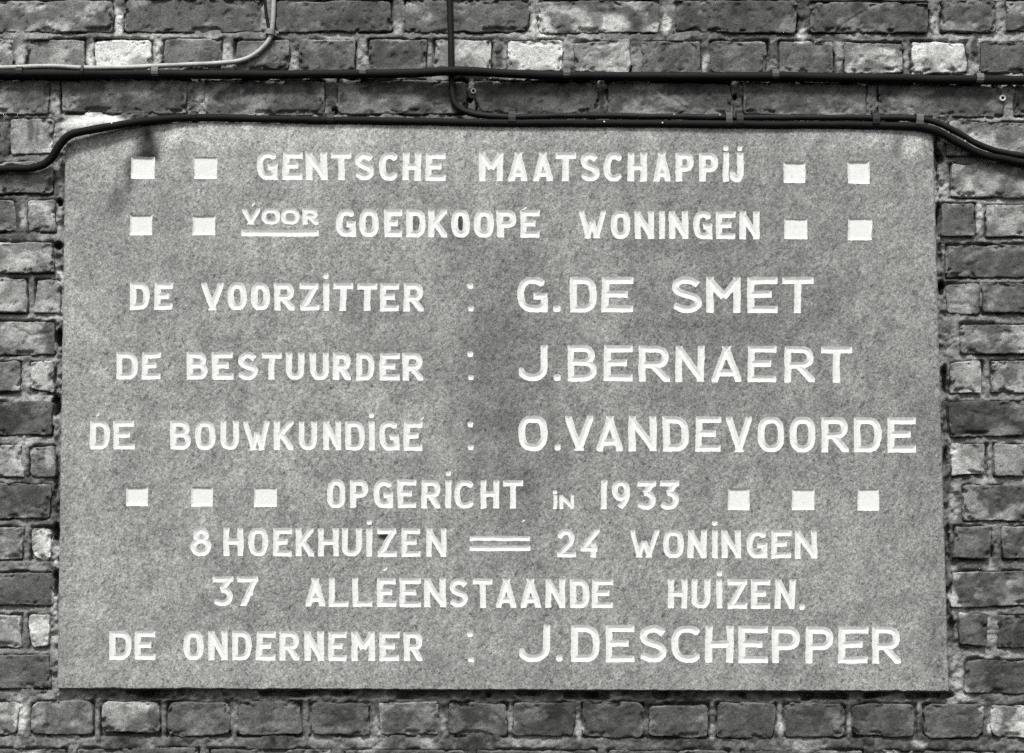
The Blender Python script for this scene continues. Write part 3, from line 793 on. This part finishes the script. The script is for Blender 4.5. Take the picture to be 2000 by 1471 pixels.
NAMES = {SQ: 'square', 'bar': 'bar', 'dot': 'dot', 'fleck': 'paint_glint_fleck'}
MPP = 1 / 1250.0
for (kind, vx, vy, vd, faces) in glyph_jobs:
    P = W(vx, vy, face_y(vx, vy) + vd * MPP)
    nm = NAMES.get(kind, 'digit' if kind in '12345789' else 'letter')
    mesh_obj(nm, P, faces, M_PAINT, plaque, None, smooth=True)

# slab: front face pierced by the cuts, eased edge, sides
outl = []
for k in range(len(PLQ)):
    a = np.array(PLQ[k], float); b_ = np.array(PLQ[(k + 1) % len(PLQ)], float)
    n = max(1, int(np.hypot(*(b_ - a)) / 4))
    for i in range(n):
        outl.append(a + (b_ - a) * i / n)
outl = np.array(outl)
nrm = np.roll(outl, -1, 0) - np.roll(outl, 1, 0)
nrm = np.stack([-nrm[:, 1], nrm[:, 0]], 1); nrm /= np.hypot(nrm[:, 0], nrm[:, 1])[:, None]    # points inward (clockwise on screen)
rough = 0.6 * fbm(outl[:, 0], outl[:, 1], 18, 4, 210) + 1.2 * sstep(.5, .95, fbm(outl[:, 0], outl[:, 1], 30, 3, 211))
outer = outl + nrm * rough[:, None]
inner = outer + nrm * (2.0 + 0.7 * fbm(outl[:, 0], outl[:, 1], 12, 2, 212))[:, None]
b0 = len(cdt_v)
cdt_v += [tuple(p) for p in inner]
no = len(inner)
cdt_e += [(b0 + i, b0 + (i + 1) % no) for i in range(no)]
cx_, cy_ = np.meshgrid(np.arange(125, 1850, 9.0), np.arange(245, 1350, 9.0))
cx_ = cx_ + rng.uniform(-2, 2, cx_.shape); cy_ = cy_ + rng.uniform(-2, 2, cy_.shape)
ok = plaque_sdf(cx_, cy_) < -9
for (kind, x0, y0, x1, y1, w) in items:
    ok &= ~((cx_ > x0 - 3) & (cx_ < x1 + 3) & (cy_ > y0 - 3) & (cy_ < y1 + 3))
cdt_v += list(zip(cx_[ok].tolist(), cy_[ok].tolist()))
ov, oe, of_, ovo, oeo, ofo = delaunay_2d_cdt([Vector(p) for p in cdt_v], cdt_e, [], 0, 1e-5, True)
# parity walk from the rim: a crossing of a cut's outline swaps stone and cut
cons = set()
for e, o_ in zip(oe, oeo):
    if len(o_): cons.add((min(e), max(e)))
emap = {}
for fi, f in enumerate(of_):
    for k in range(len(f)):
        a, b_ = f[k], f[(k + 1) % len(f)]
        emap.setdefault((min(a, b_), max(a, b_)), []).append(fi)
state = [None] * len(of_)
stack = []
for e, fl in emap.items():
    if len(fl) == 1 and state[fl[0]] is None:
        state[fl[0]] = 1 if e in cons else 0
        stack.append(fl[0])
while stack:
    fi = stack.pop(); f = of_[fi]
    for k in range(len(f)):
        a, b_ = f[k], f[(k + 1) % len(f)]
        e = (min(a, b_), max(a, b_))
        for g in emap[e]:
            if state[g] is None:
                state[g] = state[fi] ^ (1 if e in cons else 0)
                stack.append(g)
OV = np.array([(v[0], v[1]) for v in ov])
SF = []
for fi, f in enumerate(of_):
    if state[fi] == 1:
        p = OV[list(f)]
        ar = (p[1, 0] - p[0, 0]) * (p[2, 1] - p[0, 1]) - (p[2, 0] - p[0, 0]) * (p[1, 1] - p[0, 1])
        SF.append(list(f) if ar < 0 else list(f)[::-1])

# stains on the stone, with painted vignette and chip shade: x, y, rx, ry, factor, opacity
STAIN_SHADE = [(289, 290, 24, 36, -92, 1), (290, 266, 10, 22, -50, .9), (254, 335, 12, 44, -60, .9), (228, 385, 24, 46, -42, .8), (215, 420, 30, 60, -12, .8), (345, 268, 36, 22, 34, .9), (180, 295, 50, 22, 24, .7), (248, 290, 20, 22, 22, .8), (190, 340, 50, 40, 14, .7),
         (1700, 275, 26, 20, 36, .9), (1785, 285, 30, 30, 34, .9), (1752, 282, 9, 30, -38, .9), (1770, 320, 50, 40, -10, .7), (1650, 262, 50, 14, -14, .8),
         (560, 270, 240, 26, 20, .8), (1100, 268, 300, 20, 16, .7), (899, 437, 14, 30, -85, 1), (813, 438, 13, 24, -50, .9), (860, 440, 20, 22, -14, .8), (895, 470, 30, 12, -24, .7),
         (1085, 450, 20, 20, -30, .7), (870, 400, 40, 14, -16, .7), (750, 1047, 12, 8, -190, 1), (284, 306, 28, 14, -40, .8), (262, 318, 10, 26, -36, .8), (1726, 300, 26, 26, -12, .7),  # the blackest entry paints the dark hollow of the chip in the Z
         (1480, 620, 380, 330, -22, .8), (1000, 760, 120, 360, -26, .8), (284, 302, 30, 16, -40, .8), (160, 800, 60, 500, 14, .7), (400, 1300, 320, 40, 14, .7), (250, 1180, 120, 160, 10, .7), (1020, 940, 40, 30, -26, .8), (1000, 1170, 60, 40, -10, .6),  # the broadest patches partly put a vignette into the stone colour
         (960, 480, 120, 60, -12, .6), (1480, 920, 90, 20, -14, .7), (1290, 640, 160, 30, -10, .6), (1520, 1310, 26, 20, -26, .7), (1180, 1310, 20, 14, -24, .7), (806, 1270, 30, 40, -14, .6), (1830, 1250, 30, 110, -20, .8), (1840, 900, 24, 300, -8, .7),
         (430, 360, 80, 30, -8, .6), (640, 480, 90, 30, -8, .6), (1300, 480, 80, 24, -16, .6), (1620, 460, 80, 50, -8, .6)]
def stone_tone(x, y):
    g = 156 + 8 * fbm(x, y, 300, 3, 221) + 12 * fbm(x + .6 * y, y - .6 * x, 60, 4, 222) + 9 * fbm(x, y, 22, 3, 223)
    g = g + (12 + 20 * fbm(x, y * 0.12, 24, 3, 226)) * np.exp(-np.maximum(y - 245, 0) / 60.0) + 7 * fbm(x, y * .1, 20, 3, 227)
    nx_ = fbm(x, y, 30, 3, 224); ny_ = fbm(x, y, 30, 3, 225)
    for (sx, sy, rx, ry, dg, op) in STAIN_SHADE:
        kx = min(9, rx * .3); ky = min(9, ry * .3)
        d = np.sqrt(((x + kx * nx_ - sx) / rx) ** 2 + ((y + ky * ny_ - sy) / ry) ** 2)
        g = g + dg * op * (1 - sstep(0.25, 1.35, d))
    return g
# every glyph vertex of the slab is shared by position with its letter
OVx, OVy = OV[:, 0], OV[:, 1]
Pf = W(OVx, OVy, face_y(OVx, OVy))
base = len(Pf)
Po = W(outer[:, 0], outer[:, 1], face_y(outer[:, 0], outer[:, 1]) + 0.0022)
Pk = Po.copy(); Pk[:, 1] = 0.06
Pi = W(inner[:, 0], inner[:, 1], face_y(inner[:, 0], inner[:, 1]))
F2 = list(SF)
for i in range(no):
    j = (i + 1) % no
    F2.append([base + i, base + no + i, base + no + j, base + j])                    # eased arris
    F2.append([base + 2 * no + i, base + 3 * no + i, base + 3 * no + j, base + 2 * no + j])  # side
allP = np.concatenate([Pf, Pi, Po, Po, Pk])
tt = stone_tone(np.concatenate([OVx, inner[:, 0], outer[:, 0], outer[:, 0], outer[:, 0]]), np.concatenate([OVy, inner[:, 1], outer[:, 1], outer[:, 1], outer[:, 1]]))
slab = mesh_obj('slab', allP, F2, M_STONE, plaque, alb(np.clip(tt, 35, 225)))

# ------------------------------------------------------------------ cables
def spline(pts, n=10):
    p = np.array(pts, float)
    p = np.concatenate([[2 * p[0] - p[1]], p, [2 * p[-1] - p[-2]]])
    out = []
    for k in range(1, len(p) - 2):
        a, b_, c, d = p[k - 1], p[k], p[k + 1], p[k + 2]
        for i in range(n):
            t = i / n
            out.append(0.5 * ((2 * b_) + (-a + c) * t + (2 * a - 5 * b_ + 4 * c - d) * t * t + (-a + 3 * b_ - 3 * c + d) * t ** 3))
    out.append(p[-2])
    return np.array(out)

def tube(name, pts, rad, mat, parent=None, sides=12, n=10, seed=0):
    q = spline(pts, n)
    C = W(q[:, 0], q[:, 1], q[:, 2])
    C[:, 2] += 0.0007 * fbm(q[:, 0] + q[:, 1], q[:, 1] * 0 + seed, 60, 3, 250 + seed)
    T = np.gradient(C, axis=0); T /= np.linalg.norm(T, axis=1)[:, None]
    N = np.cross(T, np.array([0, 1.0, 0])); N /= np.linalg.norm(N, axis=1)[:, None]
    Bn = np.cross(T, N)
    rr = rad * (1 + 0.05 * fbm(q[:, 0] + q[:, 1], q[:, 1] * 0 + 3 + seed, 45, 3, 260 + seed))
    a = np.linspace(0, 2 * np.pi, sides, endpoint=False)
    P = C[:, None, :] + rr[:, None, None] * (np.cos(a)[None, :, None] * N[:, None, :] + np.sin(a)[None, :, None] * Bn[:, None, :])
    n_ = len(C)
    F = []
    for i in range(n_ - 1):
        for k in range(sides):
            k2 = (k + 1) % sides
            F.append([i * sides + k, i * sides + k2, (i + 1) * sides + k2, (i + 1) * sides + k])
    F.append(list(range(sides))[::-1]); F.append([(n_ - 1) * sides + k for k in range(sides)])
    return mesh_obj(name, P.reshape(-1, 3), F, mat, parent)

def blob(name, px, py, y, r, mat, parent, sq=(1, .6, 1)):
    me_v, F = [], []
    c = W(px, py, y)
    nu, nv = 8, 5
    for j in range(nv + 1):
        th = math.pi * j / nv
        for i in range(nu):
            ph = 2 * math.pi * i / nu
            me_v.append(c + r * np.array([sq[0] * math.sin(th) * math.cos(ph), sq[1] * math.sin(th) * math.sin(ph), sq[2] * math.cos(th)]))
    for j in range(nv):
        for i in range(nu):
            F.append([j * nu + i, (j + 1) * nu + i, (j + 1) * nu + (i + 1) % nu, j * nu + (i + 1) % nu])
    return mesh_obj(name, np.array(me_v), F, mat, parent)

main_pts = [(-650, 128, -.009), (-400, 138, -.009), (-150, 142, -.009), (30, 144, -.009), (170, 144, -.009), (307, 145, -.009), (520, 146, -.009), (700, 144.5, -.0095), (800, 143, -.013), (880, 139, -.0185),
            (960, 142, -.0135), (1080, 147.5, -.0095), (1250, 149.5, -.009), (1511, 149.5, -.009), (1700, 153, -.009), (1907, 157, -.009), (2060, 158, -.009), (2400, 166, -.009), (2650, 172, -.009)]
o = tube('power_cable', main_pts, 0.0072, M_BLACK, seed=1)
tag(o, 'thickest black cable running straight across the brick above the tablet', 'cable')

low_pts = [(-650, 300, -.008), (-400, 318, -.008), (-120, 331, -.008), (20, 330, -.009), (70, 327, -.01), (98, 312, -.012), (118, 282, -.0165), (140, 263, -.019), (185, 253, -.018), (240, 243, -.016), (300, 235, -.013),
           (382, 230, -.009), (520, 232, -.0085), (648, 235, -.0085), (800, 237.5, -.0085), (1000, 240, -.0085), (1200, 241.5, -.0085), (1440, 243.5, -.0085), (1600, 244, -.0085), (1705, 245, -.009), (1790, 247, -.011),
           (1826, 255, -.014), (1862, 274, -.012), (1910, 298, -.009), (1962, 311, -.008), (2060, 326, -.008), (2400, 352, -.008), (2650, 366, -.008)]
o = tube('power_cable', low_pts, 0.0062, M_BLACK, seed=2)
tag(o, 'black cable hugging the tablet top and sagging down both its upper corners', 'cable')
for (x, y_) in [(218, 241), (1294, 240), (1180, 238)]:  # white blobs standing in for glints and dust specks on the sheath
    blob('paint_glint_fleck', x, y_, -.0155 if x > 400 else -.0225, 0.0015, M_WHITE, o)

vert_pts = [(868, -435, -.007), (872, -300, -.007), (876, -60, -.007), (879, 30, -.007), (881, 100, -.007), (882, 150, -.007), (884, 185, -.007), (892, 206, -.007), (912, 219, -.007), (950, 226, -.0072), (1000, 228.5, -.0072),
            (1100, 226, -.0072), (1180, 226, -.0072), (1300, 228, -.0072), (1440, 230, -.0072), (1600, 229.5, -.0072), (1705, 230, -.0072), (1790, 232, -.008), (1830, 240, -.010), (1870, 259, -.011), (1915, 284, -.010), (1962, 298, -.009), (2060, 311, -.008), (2400, 336, -.008), (2650, 348, -.008)]
o = tube('power_cable', vert_pts, 0.0050, M_DARKGREY, seed=3)
tag(o, 'dark cable dropping from above, bending right to run along the tablet top', 'cable')
for (x, y_) in [(1317, 224), (1406, 225), (1885, 275)]:  # bright specks modelled as blobs: glints and dust on this cable
    blob('paint_glint_fleck', x, y_, -.013, 0.0012, M_WHITE, o)

pale = empty('bell_wire', W(528, 66, 0))
tag(pale, 'thin pale grey wire curving from the left edge up past the top', 'wire')
tube('strand', [(-650, 112, -.007), (-400, 128, -.007), (-100, 134, -.008), (30, 132, -.010), (100, 129.5, -.012), (166, 132, -.013), (230, 132.5, -.012), (300, 130, -.010), (360, 126.5, -.006), (440, 122, -.005), (478, 115, -.005), (505, 100, -.005), (524, 80, -.005), (531, 58, -.005), (534, 20, -.005), (536, -60, -.005), (538, -300, -.005), (540, -435, -.005)],
     0.0037, M_PALEWIRE, pale, seed=4)
tube('strand', [(-650, 120, -.005), (-400, 136, -.005), (-60, 139, -.006), (60, 136, -.007), (120, 135.5, -.009), (170, 137.5, -.008), (230, 139, -.005)], 0.0020, M_PALEWIRE, pale, sides=8, seed=5)
tube('strand', [(527, 72, -.003), (524, 50, -.003), (519, 20, -.003), (514, -60, -.003), (508, -300, -.003), (504, -435, -.003)], 0.0024, M_DARKGREY, pale, sides=8, seed=6)

# ------------------------------------------------------------------ cable clips
def clip(px, py, ang, half_h, stand, width, grey, label, tab=1, nail=True, grp='cable clips nailed to the wall'):
    """saddle strap: half_h half height over the cables (px), stand = how far it stands off (m), width px"""
    c = W(px, py, 0.0)
    root = empty('cable_clip', c)
    tag(root, label, 'clip', grp)
    hh = half_h * MPP; wd = 0.82 * width * MPP; grey = int(grey * 0.74); th = 0.0012
    prof = []
    foot = hh + 0.0075
    prof.append((tab * foot, -0.0022)); prof.append((tab * (hh + 0.0012), -0.0022))
    for i in range(9):
        a = math.pi * (i / 8.0)
        cz = math.cos(a); sy = math.sin(a)
        prof.append((tab * math.copysign(abs(cz) ** 0.7, cz) * (hh + 0.0012), -0.0022 - (stand - 0.0022) * sy ** 0.7))
    prof.append((-tab * (hh + 0.0012), 0.002))
    prof = np.array(prof)
    tn_ = np.gradient(prof, axis=0); tn_ /= np.linalg.norm(tn_, axis=1)[:, None] + 1e-9
    nr = np.stack([-tn_[:, 1], tn_[:, 0]], 1) * (1 if tab > 0 else -1)
    inn = prof - nr * th * -1
    ca, sa = math.cos(ang), math.sin(ang)
    V, F = [], []
    for sidex in (-0.5, 0.5):
        for arr in (prof, inn):
            for k3, (z, y_) in enumerate(arr):
                x_ = sidex * wd * (1 - 0.12 * (k3 < 1))
                V.append(c + np.array([x_ * ca - z * sa, y_, x_ * sa + z * ca]))
    n = len(prof)
    def I(s, a, k): return (s * 2 + a) * n + k
    for k in range(n - 1):
        F.append([I(0, 0, k), I(1, 0, k), I(1, 0, k + 1), I(0, 0, k + 1)])
        F.append([I(0, 1, k), I(0, 1, k + 1), I(1, 1, k + 1), I(1, 1, k)])
        for s in (0, 1):
            F.append([I(s, 0, k), I(s, 0, k + 1), I(s, 1, k + 1), I(s, 1, k)])
    mesh_obj('strap', np.array(V), F, clip_mat(grey), root, smooth=False)
    if nail:
        z = tab * (hh + 0.005)
        dxp = -(z / MPP) * sa; dyp = -(z / MPP) * ca
        blob('nail_head', px + dxp, py + dyp, -0.004, 0.0021, clip_mat(70), root)
    return root

clip(44, 144, 0, 8.5, .0172, 16, 62, 'dark clip on the thickest cable, leftmost of all the clips')
clip(307, 144.5, 0, 8.5, .0172, 16, 150, 'grey clip on the thickest cable below the whitest brick at left')
clip(710, 144, 0, 8.5, .0174, 16, 135, 'grey clip on the thickest cable midway between pale wire bend and vertical cable')
clip(1106, 148, 0, 8.5, .0172, 17, 120, 'grey clip on the thickest cable right after the spotted pale brick')
clip(1511, 149.5, 0, 8.5, .0172, 16, 122, 'grey clip on the thickest cable above the right part of the tablet, second from right')
clip(1908, 157, 0, 8.5, .0172, 17, 150, 'grey clip on the thickest cable at the far right')
clip(382, 230, 0, 7.5, .0165, 13, 45, 'black clip on the lower cable, leftmost along the tablet top', -1, False)
clip(648, 235, 0, 7.5, .0162, 16, 70, 'dark grey clip on the single lower cable left of the vertical cable')
clip(1000, 234.5, 0, 13, .0165, 17, 72, 'dark clip round both lower cables just right of the vertical bend')
clip(1421, 237, 0, 13, .0165, 15, 112, 'left one of two clips side by side on the lower cable pair')
clip(1442, 238, 0, 13, .0165, 16, 58, 'right one of two clips side by side on the lower cable pair', 1, False)
clip(1706, 238, 0, 13, .0168, 17, 46, 'black clip round the lower cable pair near the tablet right end')
clip(1790, 240, -.1, 13, .0185, 17, 130, 'grey clip round the lower cable pair above the right top corner')
clip(167, 138, 0, 12, .019, 5, 120, 'thin strap tying the pale wire to the thickest cable at left', 1, False)
clip(529, 65, 1.45, 6.5, .0105, 13, 190, 'pale clip holding the pale wire where it turns upward', -1, True)

# ------------------------------------------------------------------ wall plugs
def plug(px, py, r0, label):
    c = W(px, py, -0.001)
    root = empty('wall_plug', c)
    tag(root, label, 'wall plug', 'plastic plugs left in the brick')
    V, F = [], []
    prof = [(r0, .004), (r0, -.0012), (r0 * .86, -.002), (r0 * .55, -.0018), (r0 * .5, .0)]
    n = 16
    for (rr, yy) in prof:
        for i in range(n):
            a = 2 * math.pi * i / n
            V.append(c + np.array([rr * math.cos(a), yy, rr * math.sin(a)]))
    for k in range(len(prof) - 1):
        for i in range(n):
            F.append([k * n + i, k * n + (i + 1) % n, (k + 1) * n + (i + 1) % n, (k + 1) * n + i])
    mesh_obj('collar', np.array(V), F, M_WHITE, root)
    V = [c + np.array([r0 * .56 * math.cos(2 * math.pi * i / n), -.0003, r0 * .56 * math.sin(2 * math.pi * i / n)]) for i in range(n)]
    V.append(c + np.array([0, .003, 0]))
    mesh_obj('bore', np.array(V), [[(i + 1) % n, i, n] for i in range(n)], M_HOLE, root)
plug(924.5, 178, 0.0046, 'small white ring shaped plug in dark brick beside the vertical cable')
plug(1958, 192, 0.0052, 'small white plug in the brick at the far right edge under the thickest cable')
